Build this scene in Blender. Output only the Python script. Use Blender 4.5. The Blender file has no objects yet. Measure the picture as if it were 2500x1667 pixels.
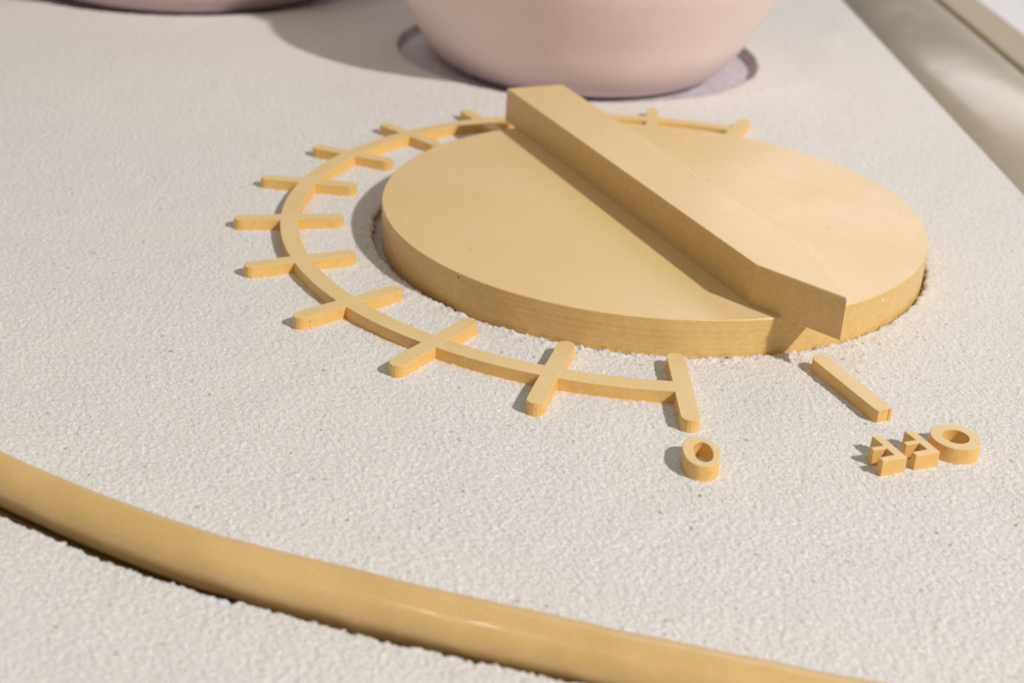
import bpy, bmesh, math, random
import numpy as np
from mathutils import Vector, Matrix

S = 0.1                      # one working unit (radius of the tick scale) is 0.1 m
rng = np.random.default_rng(7)
random.seed(7)
scene = bpy.context.scene
C = scene.collection

# ------------------------------------------------------------------ camera
cam = bpy.data.cameras.new('camera')
cam.sensor_width = 36.0
cam.lens = 3484.25 / 2500.0 * 36.0
cam.clip_start = 0.01
cam.clip_end = 100.0
cam_o = bpy.data.objects.new('camera', cam)
C.objects.link(cam_o)
scene.camera = cam_o
CP = Vector((3.78417683, -0.45799793, 1.47813168))
cr = Vector((8.35852987e-04, 9.98688029e-01, 5.12008073e-02))
cu = Vector((-0.43864854, -0.0456459, 0.8974987))
cf = Vector((-0.89865831, 0.02320934, -0.4380349))
m = Matrix.Identity(4)
for i in range(3):
    m[i][0] = cr[i]; m[i][1] = cu[i]; m[i][2] = -cf[i]; m[i][3] = CP[i] * S
cam_o.matrix_world = m
cam.dof.use_dof = True
cam.dof.focus_distance = (Vector((0.95, 0.1, 0.03)) - CP).dot(cf) * S
cam.dof.aperture_fstop = 18.5
cam.dof.aperture_blades = 0

# ------------------------------------------------------------------ world: the dim, warm light of the room
w = bpy.data.worlds.new('World')
scene.world = w
w.use_nodes = True
bg = w.node_tree.nodes['Background']
bg.inputs[0].default_value = (0.98, 0.945, 0.86, 1)
bg.inputs[1].default_value = 0.25

# ------------------------------------------------------------------ lamps
def aim(o, target):
    d = Vector(target) - o.location
    o.rotation_euler = d.to_track_quat('-Z', 'Y').to_euler()

key = bpy.data.lights.new('key_spotlight', 'SPOT')
key.energy = 188.0
key.color = (1.0, 0.965, 0.925)
key.spot_size = math.radians(40)
key.spot_blend = 0.5
key.shadow_soft_size = 0.055
key_o = bpy.data.objects.new('key_spotlight', key)
C.objects.link(key_o)
L = Vector((0.69, 0.92, 1.0)).normalized()
key_o.location = L * 2.3 + Vector((0, 0, 0.0))
aim(key_o, (0, 0, 0))

side = bpy.data.lights.new('side_lamp', 'AREA')
side.shape = 'DISK'
side.size = 0.11
side.energy = 2.6
side.color = (1.0, 0.93, 0.82)
side_o = bpy.data.objects.new('side_lamp', side)
C.objects.link(side_o)
side_o.location = Vector((0.45, -0.385, 0.86)).normalized() * 2.0
aim(side_o, (-0.1, 0, 0))

back = bpy.data.lights.new('back_reflection_fill', 'AREA')  # added lamp, stands in for the bright background mirrored in the disc
back.shape = 'RECTANGLE'
back.size = 1.6
back.size_y = 1.1
back.energy = 9.0
back.color = (0.97, 0.93, 1.0)
back_o = bpy.data.objects.new('back_reflection_fill', back)
C.objects.link(back_o)
back_o.location = (-2.2, 0.85, 1.15)
aim(back_o, (0, 0, 0))

# ------------------------------------------------------------------ render
scene.render.engine = 'CYCLES'
scene.view_settings.view_transform = 'Standard'
scene.view_settings.look = 'None'
scene.view_settings.exposure = 0.0
scene.view_settings.gamma = 1.0

# ------------------------------------------------------------------ helpers
def link(name, mesh, mat, parent=None, label=None, cat=None, kind=None, group=None, smooth=False):
    mesh.materials.clear()
    if mat: mesh.materials.append(mat)
    if smooth:
        mesh.polygons.foreach_set('use_smooth', [True] * len(mesh.polygons))
    o = bpy.data.objects.new(name, mesh)
    C.objects.link(o)
    if parent: o.parent = parent
    if label: o['label'] = label
    if cat: o['category'] = cat
    if kind: o['kind'] = kind
    if group: o['group'] = group
    return o

def empty(name, label, cat, loc=(0, 0, 0), group=None):
    o = bpy.data.objects.new(name, None)
    C.objects.link(o)
    o.empty_display_size = 0.01
    o.location = Vector(loc) * S
    o['label'] = label; o['category'] = cat
    if group: o['group'] = group
    return o

def bm_mesh(name, bm):
    bmesh.ops.recalc_face_normals(bm, faces=bm.faces)
    me = bpy.data.meshes.new(name)
    bm.to_mesh(me); bm.free()
    return me

def prism(name, outer, z0, z1, hole=None, bevel=0.0, draft=0.0, segs=2):
    """outline (units, counter-clockwise) raised from z0 to z1, optional hole with as many points"""
    bm = bmesh.new()
    n = len(outer)
    cx = sum(p[0] for p in outer) / n; cy = sum(p[1] for p in outer) / n
    def ring(pts, z, g=0.0):
        r = []
        for i, (x, y) in enumerate(pts):
            a = Vector(pts[i - 1]); b = Vector(pts[(i + 1) % len(pts)])
            t = (b - a); 
            nn = Vector((t.y, -t.x)); nn = nn.normalized() if nn.length > 1e-9 else nn
            r.append(bm.verts.new(((x + nn.x * g) * S, (y + nn.y * g) * S, z * S)))
        return r
    ot = ring(outer, z1); ob = ring(outer, z0, draft)
    top_edges = []
    for i in range(n):
        j = (i + 1) % n
        bm.faces.new((ob[i], ob[j], ot[j], ot[i]))
    if hole:
        ht = ring(hole, z1); hb = ring(hole, z0)
        for i in range(n):
            j = (i + 1) % n
            bm.faces.new((ht[i], ht[j], hb[j], hb[i]))
            bm.faces.new((ot[i], ot[j], ht[j], ht[i]))
            bm.faces.new((ob[j], ob[i], hb[i], hb[j]))
    else:
        bm.faces.new(ot); bm.faces.new(list(reversed(ob)))
    if bevel > 0:
        bm.edges.ensure_lookup_table()
        tops = [e for e in bm.edges if all(abs(v.co.z - z1 * S) < 1e-7 for v in e.verts)
                and any(abs(f.normal.z) < 0.5 or True for f in e.link_faces)]
        bm.normal_update()
        tops = [e for e in tops if len(e.link_faces) == 2 and
                e.link_faces[0].normal.angle(e.link_faces[1].normal, 0) > 0.8]
        bmesh.ops.bevel(bm, geom=tops, offset=bevel * S, segments=segs, affect='EDGES', profile=0.5)
    return bm_mesh(name, bm)

def lathe(name, prof, segs=160, z_wob=0):
    bm = bmesh.new()
    rows = []
    for r, z in prof:
        rows.append([bm.verts.new((r * S * math.cos(2 * math.pi * k / segs), r * S * math.sin(2 * math.pi * k / segs), z * S)) for k in range(segs)])
    for a, b in zip(rows, rows[1:]):
        for k in range(segs):
            j = (k + 1) % segs
            bm.faces.new((a[k], a[j], b[j], b[k]))
    bm.faces.new(list(reversed(rows[0]))); bm.faces.new(rows[-1])
    return bm_mesh(name, bm)

# ------------------------------------------------------------------ materials
class NT:
    def __init__(self, name):
        self.m = bpy.data.materials.new(name)
        self.m.use_nodes = True
        self.t = self.m.node_tree
        self.b = self.t.nodes['Principled BSDF']
        self.tc = self.t.nodes.new('ShaderNodeTexCoord')
    def n(self, kind, **kw):
        x = self.t.nodes.new('ShaderNode' + kind)
        for k, v in kw.items():
            setattr(x, k, v)
        return x
    def l(self, a, b): self.t.links.new(a, b)
    def noise(self, scale, detail=2, rough=0.5, vec=None, dim='3D'):
        x = self.n('TexNoise'); x.inputs['Scale'].default_value = scale
        x.inputs['Detail'].default_value = detail; x.inputs['Roughness'].default_value = rough
        self.l(vec or self.tc.outputs['Object'], x.inputs['Vector'])
        return x.outputs['Fac']
    def ramp(self, fac, stops):
        x = self.n('ValToRGB')
        e = x.color_ramp.elements
        while len(e) < len(stops): e.new(0.5)
        for i, (p, c) in enumerate(stops):
            e[i].position = p; e[i].color = (*c, 1) if len(c) == 3 else c
        self.l(fac, x.inputs['Fac'])
        return x.outputs['Color']
    def mix(self, fac, a, b, mode='MIX'):
        x = self.n('Mix'); x.data_type = 'RGBA'; x.blend_type = mode
        for s, v in ((x.inputs['Factor'], fac), (x.inputs['A'] if False else x.inputs[6], a), (x.inputs[7], b)):
            if isinstance(v, (int, float)): s.default_value = v
            elif isinstance(v, tuple): s.default_value = (*v, 1)
            else: self.l(v, s)
        return x.outputs[2]
    def math(self, op, a, b=0.0, c=None):
        x = self.n('Math'); x.operation = op
        for s, v in zip(x.inputs, (a, b, c)):
            if v is None: continue
            if isinstance(v, (int, float)): s.default_value = v
            else: self.l(v, s)
        return x.outputs[0]
    def mapr(self, v, a, b, c=0.0, d=1.0):
        x = self.n('MapRange'); x.clamp = True
        self.l(v, x.inputs[0])
        for i, q in enumerate((a, b, c, d)): x.inputs[1 + i].default_value = q
        return x.outputs[0]
    def xyz(self, geo=False):
        x = self.n('SeparateXYZ'); self.l(self.tc.outputs['Object'], x.inputs[0]); return x.outputs
    def bump(self, h, strength, dist, normal=None):
        x = self.n('Bump'); x.inputs['Strength'].default_value = strength; x.inputs['Distance'].default_value = dist
        self.l(h, x.inputs['Height'])
        if normal is not None: self.l(normal, x.inputs['Normal'])
        return x.outputs['Normal']
    def out(self, col, rough, normal=None, spec=0.5):
        if isinstance(col, tuple): self.b.inputs['Base Color'].default_value = (*col, 1)
        else: self.l(col, self.b.inputs['Base Color'])
        if isinstance(rough, (int, float)): self.b.inputs['Roughness'].default_value = rough
        else: self.l(rough, self.b.inputs['Roughness'])
        self.b.inputs['Specular IOR Level'].default_value = spec
        if normal is not None: self.l(normal, self.b.inputs['Normal'])
        return self.m

def printed(name, col, dark, pitch, layer=0.5, rough=0.42, grain=0.35, spec=0.5, specks=True, speckscale=260, wall=None, mottle=0.25, coat=0.0):
    """3D-printed and spray-painted plastic: horizontal layer lines on walls, fine sprayed grain"""
    t = NT(name)
    z = t.xyz()[2]
    big = t.noise(34, 4, 0.62)
    c = t.mix(t.mapr(big, 0.40, 0.62), col, tuple(v * k for v, k in zip(col, dark)))
    if wall:      # bounced light put into the colour: upright walls more orange than the tops
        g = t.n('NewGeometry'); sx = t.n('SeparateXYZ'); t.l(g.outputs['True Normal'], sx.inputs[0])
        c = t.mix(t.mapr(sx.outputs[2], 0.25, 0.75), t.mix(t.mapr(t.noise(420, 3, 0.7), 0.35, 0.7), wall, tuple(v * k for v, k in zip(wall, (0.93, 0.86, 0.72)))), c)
    fine = t.noise(1500, 2, 0.6)
    c = t.mix(t.mapr(fine, 0.3, 0.75, 0.0, 0.16), c, (0.95, 0.80, 0.58))
    if specks:
        v = t.n('TexVoronoi'); v.inputs['Scale'].default_value = speckscale
        t.l(t.tc.outputs['Object'], v.inputs['Vector'])
        pick = t.n('SeparateColor'); t.l(v.outputs['Color'], pick.inputs[0])
        near = t.math('LESS_THAN', v.outputs['Distance'], 0.085)
        w1 = t.math('MULTIPLY', near, t.math('GREATER_THAN', pick.outputs[0], 0.955))
        w2 = t.math('MULTIPLY', near, t.math('LESS_THAN', pick.outputs[0], 0.03))
        c = t.mix(w1, c, (0.95, 0.86, 0.70)); c = t.mix(w2, c, (0.20, 0.13, 0.06))
    # layer lines: height varies with z only, slightly irregular from layer to layer
    zz = t.math('MULTIPLY', z, 1.0 / pitch)
    wob = t.noise(40, 2, 0.5)
    zz2 = t.math('ADD', zz, t.math('MULTIPLY', wob, 0.02))
    s = t.math('SINE', t.math('MULTIPLY', zz2, 6.2832))
    cmb = t.n('CombineXYZ'); t.l(t.math('MULTIPLY', z, 1.0), cmb.inputs[2])
    ln = t.noise(1.7 / pitch, 1, 0.5, vec=cmb.outputs[0])
    h = t.math('ADD', t.math('MULTIPLY', s, 0.14), t.math('MULTIPLY', ln, 0.9))
    nrm = t.bump(h, layer, pitch * 0.35)
    nrm = t.bump(t.noise(2600, 2, 0.6), grain, 0.00006, nrm)
    nrm = t.bump(t.noise(60, 2, 0.5), mottle, 0.0002, nrm)
    t.b.inputs['Coat Weight'].default_value = coat; t.b.inputs['Coat Roughness'].default_value = 0.12
    mp = t.n('Mapping'); t.l(t.tc.outputs['Object'], mp.inputs[0])
    mp.inputs['Rotation'].default_value = (0, 0, math.radians(35)); mp.inputs['Scale'].default_value = (0.10, 1.0, 1.0)
    nrm = t.bump(t.noise(1100, 3, 0.7, vec=mp.outputs[0]), 0.35 if specks else 0.05, 0.00008, nrm)
    rr = t.mapr(t.noise(55, 3, 0.6), 0.3, 0.75, rough - 0.05, rough + 0.07)
    return t.out(c, rr, nrm, spec)

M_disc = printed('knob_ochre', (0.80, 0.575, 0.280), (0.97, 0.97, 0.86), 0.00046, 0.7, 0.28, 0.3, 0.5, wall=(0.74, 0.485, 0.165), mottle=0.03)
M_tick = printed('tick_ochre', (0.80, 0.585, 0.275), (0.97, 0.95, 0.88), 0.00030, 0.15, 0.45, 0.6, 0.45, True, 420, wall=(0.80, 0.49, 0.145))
M_rod = printed('rod_ochre', (0.73, 0.475, 0.175), (0.88, 0.86, 0.76), 0.0030, 0.0, 0.33, 0.9, 0.5, False, mottle=0.9, coat=0.3)
M_pot = printed('pot_pink', (0.85, 0.70, 0.67), (0.98, 0.95, 0.94), 0.00090, 0.45, 0.42, 0.3, 0.45, False)
M_khaki = printed('rail_khaki', (0.52, 0.455, 0.36), (0.95, 0.93, 0.90), 0.0040, 0.0, 0.22, 0.05, 0.7, False, mottle=0.0)
M_trim = printed('trim_khaki', (0.40, 0.335, 0.22), (0.95, 0.93, 0.9), 0.0040, 0.0, 0.5, 0.2, 0.4, False)

def plaster():
    t = NT('white_stucco')
    x, y, z = t.xyz()
    g1 = t.noise(1500, 3, 0.7)
    g2 = t.noise(380, 2, 0.6)
    c = t.mix(t.mapr(g1, 0.35, 0.7), (0.66, 0.625, 0.60), (0.95, 0.92, 0.90))
    c = t.mix(t.mapr(t.noise(14, 3, 0.5), 0.4, 0.7, 0, 0.35), c, (0.815, 0.785, 0.745))
    # sparse dark pits
    v = t.n('TexVoronoi'); v.inputs['Scale'].default_value = 520
    t.l(t.tc.outputs['Object'], v.inputs['Vector'])
    pick = t.n('SeparateColor'); t.l(v.outputs['Color'], pick.inputs[0])
    pit = t.math('MULTIPLY', t.mapr(v.outputs['Distance'], 0.13, 0.30, 1, 0), t.math('GREATER_THAN', pick.outputs[0], 0.982))
    c = t.mix(t.math('MULTIPLY', pit, 0.75), c, (0.33, 0.29, 0.22))
    rr_ = t.math('SQRT', t.math('ADD', t.math('POWER', t.math('SUBTRACT', x, 0.002), 2.0), t.math('POWER', y, 2.0)))
    v3 = t.n('TexVoronoi'); v3.inputs['Scale'].default_value = 640
    t.l(t.tc.outputs['Object'], v3.inputs['Vector'])
    pk3 = t.n('SeparateColor'); t.l(v3.outputs['Color'], pk3.inputs[0])
    front = t.math('MULTIPLY', t.mapr(rr_, 0.079, 0.105, 1, 0), t.mapr(x, 0.035, 0.065))
    pit3 = t.math('MULTIPLY', t.mapr(v3.outputs['Distance'], 0.15, 0.34, 1, 0), t.math('GREATER_THAN', t.math('ADD', pk3.outputs[0], t.math('MULTIPLY', front, 0.12)), 0.995))
    c = t.mix(t.math('MULTIPLY', pit3, 0.7), c, (0.30, 0.25, 0.18))
    v2 = t.n('TexVoronoi'); v2.inputs['Scale'].default_value = 24
    t.l(t.tc.outputs['Object'], v2.inputs['Vector'])
    pk2 = t.n('SeparateColor'); t.l(v2.outputs['Color'], pk2.inputs[0])
    spot = t.math('MULTIPLY', t.mapr(v2.outputs['Distance'], 0.0, 0.10, 1, 0), t.math('GREATER_THAN', pk2.outputs[1], 0.86))
    c = t.mix(t.math('MULTIPLY', spot, 0.55), c, (0.76, 0.76, 0.93))
    # thin ochre tint on the stucco along the tick scale
    ring = t.math('SQRT', t.math('ADD', t.math('POWER', x, 2.0), t.math('POWER', y, 2.0)))
    halo = t.mapr(t.math('ABSOLUTE', t.math('SUBTRACT', ring, 0.1)), 0.0026, 0.0046, 1, 0)
    halo = t.math('MULTIPLY', halo, t.math('LESS_THAN', y, 0.0))
    c = t.mix(t.math('MULTIPLY', halo, t.mapr(t.noise(500, 3, 0.7), 0.35, 0.65, 0.1, 0.6)), c, (0.74, 0.50, 0.28))
    # ochre overspray caught by the stucco close to the printed pieces
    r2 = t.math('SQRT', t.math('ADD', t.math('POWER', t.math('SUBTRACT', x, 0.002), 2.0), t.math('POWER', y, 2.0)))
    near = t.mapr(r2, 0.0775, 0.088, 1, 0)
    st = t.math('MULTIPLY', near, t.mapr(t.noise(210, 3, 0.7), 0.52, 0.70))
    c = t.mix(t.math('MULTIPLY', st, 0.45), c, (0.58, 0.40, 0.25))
    # the board under the skin of stucco, bare on the cut walls and floors of the holes
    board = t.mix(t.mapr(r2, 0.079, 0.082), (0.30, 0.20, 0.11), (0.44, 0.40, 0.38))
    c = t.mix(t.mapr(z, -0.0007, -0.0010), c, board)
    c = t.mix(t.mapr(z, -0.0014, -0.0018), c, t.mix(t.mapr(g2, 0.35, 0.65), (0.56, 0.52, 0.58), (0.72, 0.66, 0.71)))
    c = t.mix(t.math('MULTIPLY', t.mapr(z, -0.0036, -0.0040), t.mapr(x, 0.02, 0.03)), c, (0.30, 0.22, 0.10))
    nrm = t.bump(t.noise(1900, 3, 0.75), 1.0, 0.00026)
    nrm = t.bump(t.noise(1000, 2, 0.6), 1.0, 0.00019, nrm)
    return t.out(c, 0.82, nrm, 0.25)
M_pl = plaster()

def simple(name, col, rough, scale=200, amp=0.12):
    t = NT(name)
    c = t.mix(t.mapr(t.noise(scale, 3, 0.6), 0.3, 0.7), col, tuple(v * (1 - amp) for v in col))
    return t.out(c, rough, t.bump(t.noise(scale * 3, 2, 0.6), 0.3, 0.0002))
M_white = simple('white_board', (0.88, 0.86, 0.89), 0.6)
M_chip = simple('bare_filament', (0.80, 0.78, 0.84), 0.35, 2000)

# ------------------------------------------------------------------ stucco panel
HOLES = [(0.021, -0.002, 0.770), (-2.005, -0.11, 0.735), (-3.14, -1.92, 0.915)]
ROD = [(0.62, -2.12), (0.98, -1.86), (1.25, -1.62), (1.455, -1.378), (1.670, -1.0), (1.795, -0.674), (1.889, -0.376), (1.975, -0.08), (2.042, 0.18), (2.09, 0.45), (2.12, 0.75), (2.13, 1.05)]
def catmull(P, n=24):
    P = [np.array(p, float) for p in P]
    P = [2 * P[0] - P[1]] + P + [2 * P[-1] - P[-2]]
    out = []
    for i in range(1, len(P) - 2):
        for k in range(n):
            t = k / n
            a, b, c, d = P[i - 1:i + 3]
            out.append(0.5 * ((2 * b) + (-a + c) * t + (2 * a - 5 * b + 4 * c - d) * t * t + (-a + 3 * b - 3 * c + d) * t ** 3))
    out.append(P[-2])
    return np.array(out)
ROD_C = catmull(ROD)
_t = np.gradient(ROD_C, axis=0); _t /= np.linalg.norm(_t, axis=1)[:, None]
ROD_C = ROD_C - np.stack([_t[:, 1], -_t[:, 0]], 1) * np.interp(ROD_C[:, 1], (-1.5, -0.6), (0.0100, 0.0050))[:, None]

NT_, SP = 2048, 0.0031
def band(lam_lo, lam_hi, seed):
    r = np.random.default_rng(seed)
    f = np.fft.rfft2(r.standard_normal((NT_, NT_)))
    fx = np.fft.fftfreq(NT_, SP)[:, None]; fy = np.fft.rfftfreq(NT_, SP)[None, :]
    k = np.hypot(fx, fy)
    a = np.exp(-(k * lam_lo) ** 2 * 0.6) * (1 - np.exp(-(k * lam_hi) ** 2 * 0.6))
    g = np.fft.irfft2(f * a, s=(NT_, NT_))
    return g / g.std()
def samp(g, x, y):
    u = (x / SP) % NT_; v = (y / SP) % NT_
    i = np.floor(u).astype(int); j = np.floor(v).astype(int); fu = u - i; fv = v - j
    i2 = (i + 1) % NT_; j2 = (j + 1) % NT_; i %= NT_; j %= NT_
    return (g[i, j] * (1 - fu) * (1 - fv) + g[i2, j] * fu * (1 - fv) + g[i, j2] * (1 - fu) * fv + g[i2, j2] * fu * fv)
G1 = band(0.009, 0.03, 1); G2 = band(0.03, 0.12, 2); G3 = band(0.25, 1.2, 3)

EDGE = 1.245
def build_panel():
    xs = [2.75]
    while xs[-1] > -6.2:
        d = (3.9 - xs[-1])
        xs.append(xs[-1] - max(0.0040, 0.0018 * d))
    xs = np.array(xs); nc = 740
    t = np.linspace(0, 1, nc)
    X = np.repeat(xs[:, None], nc, 1)
    width = 3.05 + (2.0 - xs) * 0.34
    Y = EDGE - 0.008 - (1 - t)[None, :] * width[:, None]
    g1 = samp(G1, X, Y); g2 = samp(G2, X, Y); g3 = samp(G3, X, Y)
    grain = np.where(g1 > 0, g1 ** 1.0, 0.7 * g1)
    H = 0.00145 * grain + 0.00028 * g2 + 0.0006 * g3
    H -= 0.0030 * np.clip(samp(G1, X + 1.7, Y + 0.9) - 2.7, 0, 1.2)
    for n, (cx, cy, R) in enumerate(HOLES):
        r = np.hypot(X - cx, Y - cy)
        rag = (0.0042 if n == 0 else 0.0034)
        Rr = R + rag * samp(G2, X * 1.3 + 3, Y * 1.3) * 0.5 + rag * 0.6 * g1 + (0.006 * np.clip((Y - cy) / R, 0, 1) if n == 0 else 0)
        if n == 0:
            front = np.clip((X - cx) / R - 0.45 * np.clip((Y - cy) / R, 0, 1), 0, 1)
            lipb = np.exp(-((r - R - 0.012) / 0.02) ** 2) * (0.35 + 0.65 * front)
            H += lipb * front * 0.65 * (0.0042 * np.clip(samp(G2, X * 0.8, Y * 0.8 + 2), -0.3, 3) + 0.0035 * np.clip(g1, -1, 3) + 0.002)
            H -= 0.006 * np.exp(-((r - R - 0.035) / 0.03) ** 2) * np.clip(samp(G1, X * .8 + 5, Y * .8) - 2.0, 0, 1.0)
        k = np.clip((Rr - r) / 0.005, 0, 1)
        H = H * (1 - k) + ((-0.024 if n == 0 else -0.040) + 0.0008 * g1) * k
    # slit on the near side of the embedded rod
    best = np.full(X.shape, 9.0); side_ = np.zeros(X.shape)
    msk = (X > 0.4)
    xm, ym = X[msk], Y[msk]
    bd = np.full(xm.shape, 9.0); sd = np.zeros(xm.shape)
    P = ROD_C[::3]
    for a, b in zip(P, P[1:]):
        e = b - a; ll = e @ e
        tt = np.clip(((xm - a[0]) * e[0] + (ym - a[1]) * e[1]) / ll, 0, 1)
        dx = xm - a[0] - tt * e[0]; dy = ym - a[1] - tt * e[1]
        d = np.hypot(dx, dy); up = d < bd
        bd[up] = d[up]; sd[up] = np.sign(dx * e[1] - dy * e[0])[up]
    wslit = np.interp(ym, (-1.6, -1.0, -0.4, 0.3), (0.029, 0.025, 0.016, 0.005)) + 0.0022 * samp(G2, xm * 1.5, ym * 1.5) + 0.0006 * samp(G1, xm, ym) + 0.001 * samp(G3, xm * 2, ym * 2)
    lim = 0.050 + np.where(sd > 0, np.clip(wslit, 0.001, 1), -0.02)
    k = np.clip((lim - bd) / 0.006, 0, 1)
    hm = H[msk]; H[msk] = hm * (1 - k) - 0.045 * k
    # rounded outer edge
    Z = H
    ecol = np.full(len(xs), 1.0)
    cols_x = [X]; cols_y = [Y]; cols_z = [Z]
    def addc(y, z, front=False):
        yy = np.full((len(xs), 1), 0.0) + y; zz = np.full((len(xs), 1), 0.0) + z
        if front:
            cols_x.insert(0, xs[:, None]); cols_y.insert(0, yy); cols_z.insert(0, zz)
        else:
            cols_x.append(xs[:, None]); cols_y.append(yy); cols_z.append(zz)
    addc(EDGE - 0.003, -0.003); addc(EDGE, -0.010); addc(EDGE, -0.30)
    for y in (-5.6, -6.4, -7.2): addc(y, 0.0, True)
    X = np.concatenate(cols_x, 1); Y = np.concatenate(cols_y, 1); Z = np.concatenate(cols_z, 1)
    nr, ncc = X.shape
    co = np.stack([X, Y, Z], 2).reshape(-1, 3).astype(np.float32) * S
    me = bpy.data.meshes.new('stucco_panel')
    me.vertices.add(nr * ncc); me.vertices.foreach_set('co', co.ravel())
    idx = np.arange(nr * ncc).reshape(nr, ncc)
    q = np.stack([idx[:-1, :-1], idx[1:, :-1], idx[1:, 1:], idx[:-1, 1:]], 2).reshape(-1, 4)
    # rows run towards -x, columns towards +y: order that faces up
    q = q[:, ::-1]
    nf = len(q)
    me.loops.add(nf * 4); me.loops.foreach_set('vertex_index', q.ravel().astype(np.int32))
    me.polygons.add(nf)
    me.polygons.foreach_set('loop_start', np.arange(0, nf * 4, 4, dtype=np.int32))
    me.polygons.foreach_set('use_smooth', np.ones(nf, bool))
    me.update(calc_edges=True)
    if me.polygons[0].normal.z < 0: me.flip_normals()
    return me
link('stucco_panel', build_panel(), M_pl, label='rough white stucco panel that carries the knob and pots', kind='structure')

# ------------------------------------------------------------------ knob: disc and pointer bar
knob = empty('control_knob', 'large round ochre knob with a raised pointer bar across it, set in the white stucco', 'knob', (0.04, 0.008, 0))
DR, DH = 0.7512, 0.0955
prof = [(DR, -0.048), (DR, 0.0)]
for k in range(1, 25): prof.append((DR + 0.0006 * random.uniform(-1, 1), DH * k / 25))
prof += [(DR, DH - 0.0025), (DR - 0.0008, DH - 0.0008), (DR - 0.0028, DH)]
link('disc', lathe('disc', prof, 256), M_disc, knob, smooth=False)
kd = bpy.data.objects['disc'].data
for p in kd.polygons: p.use_smooth = len(p.vertices) == 4
off = Vector((0.04, 0.008))
BAR = [(-0.683, -0.405), (0.690, 0.184), (0.863, 0.363), (0.545, 0.326), (-0.762, -0.2225)]
BAR = [(x - off.x, y - off.y) for x, y in BAR]
def bar_mesh():
    me = prism('pointer_bar', BAR, DH - 0.0006, 0.2005, bevel=0.0032, segs=2)
    return me
link('pointer_bar', bar_mesh(), M_disc, knob)
def chip(loc, r, name='paint_chip'):
    bm = bmesh.new()
    bmesh.ops.create_icosphere(bm, subdivisions=2, radius=r * S)
    for v in bm.verts: v.co *= random.uniform(0.8, 1.1); 
    bmesh.ops.translate(bm, verts=bm.verts, vec=Vector(loc) * S)
    return bm_mesh(name, bm)
link('paint_chip', chip((0.861 - off.x, 0.3615 - off.y, 0.1985), 0.0042), M_chip, knob)
link('paint_chip', chip((0.6178 - off.x, 0.0899 - off.y, DH), 0.0022), M_chip, knob)

# ------------------------------------------------------------------ tick scale
T_H = 0.0300
HW = 0.0206
scale_root = empty('dial_scale', 'raised ochre arc of crossing tick marks curving round the left of the knob', 'dial scale')
meas = {0: ((0.833, -0.006), (1.154, -0.001)), 1: ((0.797, -0.254), (1.110, -0.332)), 2: ((0.699, -0.473), (0.960, -0.647)),
        3: ((0.530, -0.660), (0.735, -0.895)), 4: ((0.317, -0.793), (0.446, -1.061)), 5: ((0.058, -0.852), (0.127, -1.143)),
        6: ((-0.196, -0.837), (-0.212, -1.124)), 7: ((-0.428, -0.747), (-0.516, -1.009))}
for k, a in ((8, -134.3), (9, -151.2), (10, -168.6), (11, 173.9), (12, 157.2)):
    a = math.radians(a)
    meas[k] = ((0.860 * math.cos(a), 0.860 * math.sin(a)), (1.134 * math.cos(a), 1.134 * math.sin(a)))
def capsule(a, b, hw, n=9, flat=1.02):
    a = Vector(a); b = Vector(b); d = (b - a).normalized(); s = Vector((-d.y, d.x))
    e = hw * flat
    pts = []
    for i in range(n):           # round the far end
        t = -math.pi / 2 + math.pi * i / (n - 1)
        pts.append(b - d * e + d * e * math.cos(t) + s * hw * math.sin(t))
    for i in range(n):
        t = math.pi / 2 + math.pi * i / (n - 1)
        pts.append(a + d * e + d * e * math.cos(t) + s * hw * math.sin(t))
    return [(p.x, p.y) for p in pts]
mids = {}
for k in range(13):
    A, B = Vector(meas[k][0]), Vector(meas[k][1])
    mid = (A + B) / 2; ln = (B - A).length
    d = ((B - A).normalized() * 0.6 + mid.normalized() * 0.4).normalized()
    A, B = mid - d * ln / 2, mid + d * ln / 2
    mids[k] = math.atan2(mid.y, mid.x)
    org = mid
    pts = [(x - org.x, y - org.y) for x, y in capsule(A, B, HW)]
    me = prism('tick', pts, -0.012, T_H, bevel=0.0007, draft=0.0012)
    o = link('tick', me, M_tick, scale_root)
    o.location = Vector((org.x, org.y, 0)) * S
def arc_band(r, hw, a0, a1, z0, z1, n=220):
    bm = bmesh.new(); prev = None; first = None
    for i in range(n + 1):
        a = a0 + (a1 - a0) * i / n
        c, s = math.cos(a), math.sin(a)
        b = 0.0007
        row = [bm.verts.new((q * c * S, q * s * S, z * S)) for q, z in
               ((r - hw - 0.001, z0), (r - hw, z1 - b), (r - hw + b, z1), (r + hw - b, z1), (r + hw, z1 - b), (r + hw + 0.001, z0))]
        if prev:
            for k in range(6): bm.faces.new((prev[k], prev[(k + 1) % 6], row[(k + 1) % 6], row[k]))
        else: first = row
        prev = row
    bm.faces.new(first); bm.faces.new(list(reversed(prev)))
    return bm_mesh('arc_band', bm)
link('arc_band', arc_band(1.0, 0.0243, mids[0], mids[12] - 2 * math.pi, -0.012, T_H - 0.0002), M_tick, scale_root)

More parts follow.
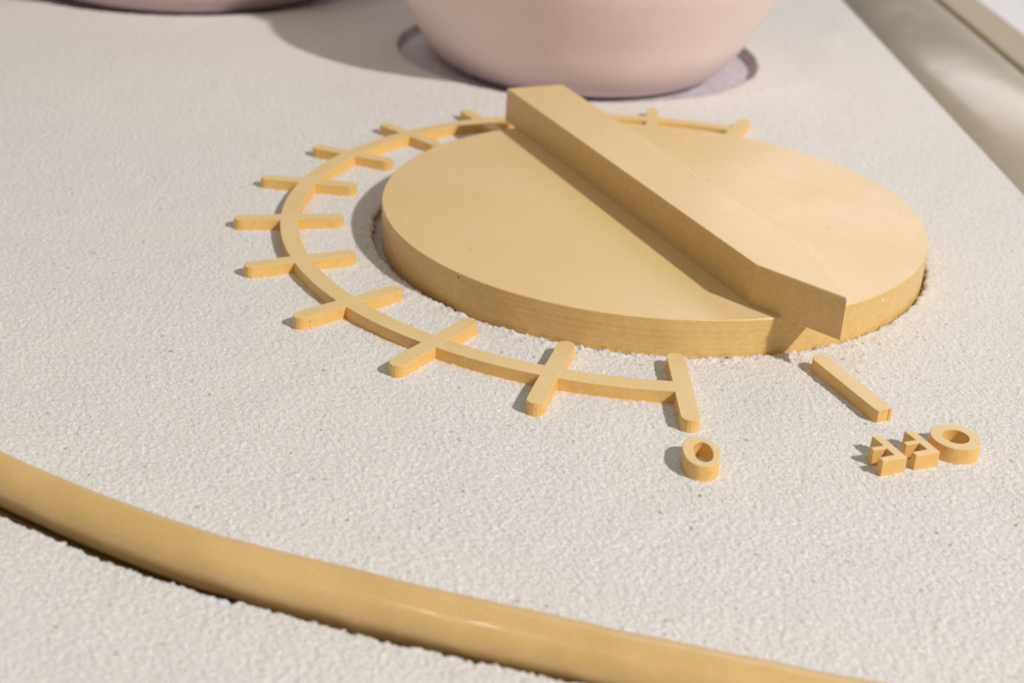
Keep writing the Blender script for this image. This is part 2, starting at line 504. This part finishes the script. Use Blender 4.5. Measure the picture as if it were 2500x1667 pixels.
# the separate mark for "off", its outer end chipped
def off_mark():
    A, B = Vector((0.811, 0.330)), Vector((1.066, 0.430))
    d = (B - A).normalized(); s = Vector((-d.y, d.x)); hw = HW * 1.02
    pts = [(x, y) for x, y in capsule(A, B, hw)][9:]
    end = [(-0.016, -1.0), (-0.006, -0.98), (0.0, -0.80), (-0.0005, -0.35), (-0.0026, -0.30), (-0.0018, 0.10), (-0.0024, 0.45), (0.0004, 0.60), (0.0005, 0.86), (-0.008, 1.0)]
    e = [tuple(B + d * u + s * hw * v) for u, v in end]
    org = (A + B) / 2
    return [(p[0] - org.x, p[1] - org.y) for p in e + pts], org
pts, org = off_mark()
om = link('index_mark', prism('index_mark', pts, -0.012, T_H, bevel=0.0012, draft=0.001), M_tick,
          label='single straight ochre mark with a chipped end between the pointer tip and the word OFF', cat='index mark')
om.location = (org.x * S, org.y * S, 0)

# numeral and letters, upright for a viewer on the far side
def sell(cx, cy, a, b, n=44, p=2.2, rot=0.0):
    o = []
    for i in range(n):
        t = 2 * math.pi * i / n
        x = a * math.copysign(abs(math.cos(t)) ** (2 / p), math.cos(t)); y = b * math.copysign(abs(math.sin(t)) ** (2 / p), math.sin(t))
        o.append((cx + x * math.cos(rot) - y * math.sin(rot), cy + x * math.sin(rot) + y * math.cos(rot)))
    return o
def zero_mesh():
    outer = sell(0, 0, 0.0585, 0.0375, p=2.35); hole = sell(0.0015, 0.0035, 0.040, 0.0195, p=2.1)
    hole = [(x + 0.002 * random.uniform(-1, 1) * (y < 0), y + 0.0016 * random.uniform(-1, 1) * (y < 0)) for x, y in hole]
    return prism('numeral_zero', outer, -0.012, 0.036, hole=hole, bevel=0.0018, draft=0.0012)
z = link('numeral_zero', zero_mesh(), M_tick, label='small raised ochre numeral 0 just beyond the outer end of the first tick mark', cat='numeral')
z.location = (1.290 * S, 0.001 * S, 0)

o = link('letter_o', prism('letter_o', sell(0, 0, 0.0535, 0.0515, p=2.1), -0.012, 0.036, hole=sell(0, 0.001, 0.0295, 0.0275, p=2.0), bevel=0.0012, draft=0.0012), M_tick,
         label='raised ochre letter O, the round one nearest the right edge in the word OFF', cat='letter', group='letters of the word OFF')
o.location = (1.182 * S, 0.5495 * S, 0)
up = Vector((0.936, 0.352)); rt = Vector((0.352, -0.936))
F = [(0, 0), (0.0215, 0), (0.0205, 0.0385), (0.052, 0.0385), (0.052, 0.0510), (0.0205, 0.0510), (0.0205, 0.0785), (0.0578, 0.0785), (0.0578, 0.0938), (0, 0.0938)]
def f_mesh(): 
    pts = [rt * (x - 0.02) + up * (y - 0.047) for x, y in F]
    return prism('letter_f', [(p.x, p.y) for p in pts], -0.012, 0.036, bevel=0.0012, draft=0.0014)
fm = f_mesh()
for (bx, by), lab in (((1.1609, 0.4655), 'raised ochre letter F in the middle of the word OFF, touching the O'),
                      ((1.1896, 0.3905), 'raised ochre letter F at the left end of the word OFF, farthest from the O')):
    p = Vector((bx, by)) + rt * 0.02 + up * 0.047
    f = link('letter_f', fm, M_tick, label=lab, cat='letter', group='letters of the word OFF')
    f.location = (p.x * S, p.y * S, 0)

# ------------------------------------------------------------------ curved rod in front
def rod_mesh():
    P = ROD_C; n = len(P); seg = 36
    T = np.gradient(P, axis=0); T /= np.linalg.norm(T, axis=1)[:, None]
    bm = bmesh.new(); prev = None; first = None
    for i in range(n):
        nx, ny = T[i][1], -T[i][0]
        row = []
        for k in range(seg):
            a = 2 * math.pi * k / seg
            r = float(np.interp(P[i][1], (-1.5, -0.6), (0.0455, 0.0525))) * (1 + 0.006 * math.sin(i * 0.11 + 1) + 0.004 * math.sin(i * 0.29 + 2 * a) + 0.011 * math.sin(i * 0.63 + 3 * a) * math.sin(i * 0.17) + 0.008 * math.sin(i * 0.23 + 2 * a + 1.3))
            row.append(bm.verts.new(((P[i][0] + nx * r * math.cos(a)) * S, (P[i][1] + ny * r * math.cos(a)) * S, (r * math.sin(a) + 0.0075) * S)))
        if prev:
            for k in range(seg): bm.faces.new((prev[k], prev[(k + 1) % seg], row[(k + 1) % seg], row[k]))
        else: first = row
        prev = row
    bm.faces.new(first); bm.faces.new(list(reversed(prev)))
    return bm_mesh('curved_rod', bm)
link('curved_rod', rod_mesh(), M_rod, label='thick glossy ochre rod half sunk in the stucco, curving across the foreground', cat='rod', smooth=True)

# ------------------------------------------------------------------ pink pots
def pot_mesh():
    ctrl = [(0.38, -0.052), (0.43, -0.050), (0.515, -0.032), (0.585, 0.012), (0.655, 0.10), (0.712, 0.20), (0.765, 0.29), (0.815, 0.38), (0.838, 0.435), (0.838, 0.460), (0.82, 0.472), (0.70, 0.472)]
    c = catmull(ctrl[1:10], 8)
    prof = [ctrl[0]] + [tuple(p) for p in c] + [(0.824, 0.471), (0.66, 0.473)]
    return lathe('bowl', prof, 192)
def lid_mesh():
    return lathe('lid', [(0.635, 0.465), (0.640, 0.49), (0.638, 0.70), (0.615, 1.00), (0.580, 1.35), (0.54, 1.52), (0.46, 1.60)], 128)
bowl, lid = pot_mesh(), lid_mesh()
for (x, y), lab in (((-1.94, -0.105), 'large pink flaring pot standing in its round recess right behind the knob'),
                    ((-3.06, -1.915), 'pink pot at the top left corner, partly in the shadow of the other pot')):
    r = empty('pot', lab, 'pot', (x, y, 0), 'pink pots behind the knob')
    if y < -1: r.scale = (1.27, 1.27, 1.0)      # the left one is wider
    a = link('bowl', bowl, M_pot, r); b = link('lid', lid, M_pot, r)
for me in (bowl, lid):
    for p in me.polygons: p.use_smooth = len(p.vertices) == 4

# ------------------------------------------------------------------ beyond the panel's right edge
def extrude_x(name, section, x0=-7.0, x1=3.2, n=1):
    bm = bmesh.new()
    a = [bm.verts.new((x0 * S, y * S, z * S)) for y, z in section]
    b = [bm.verts.new((x1 * S, y * S, z * S)) for y, z in section]
    for i in range(len(section)):
        j = (i + 1) % len(section)
        bm.faces.new((a[i], a[j], b[j], b[i]))
    bm.faces.new(a); bm.faces.new(list(reversed(b)))
    return bm_mesh(name, bm)
sec = [(1.60 + 0.335 * math.cos(t), -0.235 + 0.225 * math.sin(t)) for t in np.linspace(0, math.pi, 40)]
sec += [(1.265, -0.355), (1.935, -0.355)]
link('rail', extrude_x('rail', sec), M_khaki, label='glossy khaki rail running beside the right edge of the stucco panel', cat='rail', smooth=False)
for p in bpy.data.objects['rail'].data.polygons: p.use_smooth = len(p.vertices) == 4
tb = [(1.985, -0.36), (2.215, -0.36), (2.215, -0.155), (2.205, -0.148), (1.995, -0.148), (1.985, -0.155)]
link('edge_strip', extrude_x('edge_strip', tb), M_trim, label='narrow flat khaki strip on the far side of the glossy rail', cat='strip')
bm = bmesh.new()
v = [bm.verts.new((x * S, y * S, -0.361 * S)) for x, y in ((-30, -12), (8, -12), (8, 20), (-30, 20))]
bm.faces.new(v)
link('floor', bm_mesh('floor', bm), M_white, label='pale surface under the panel', kind='structure')
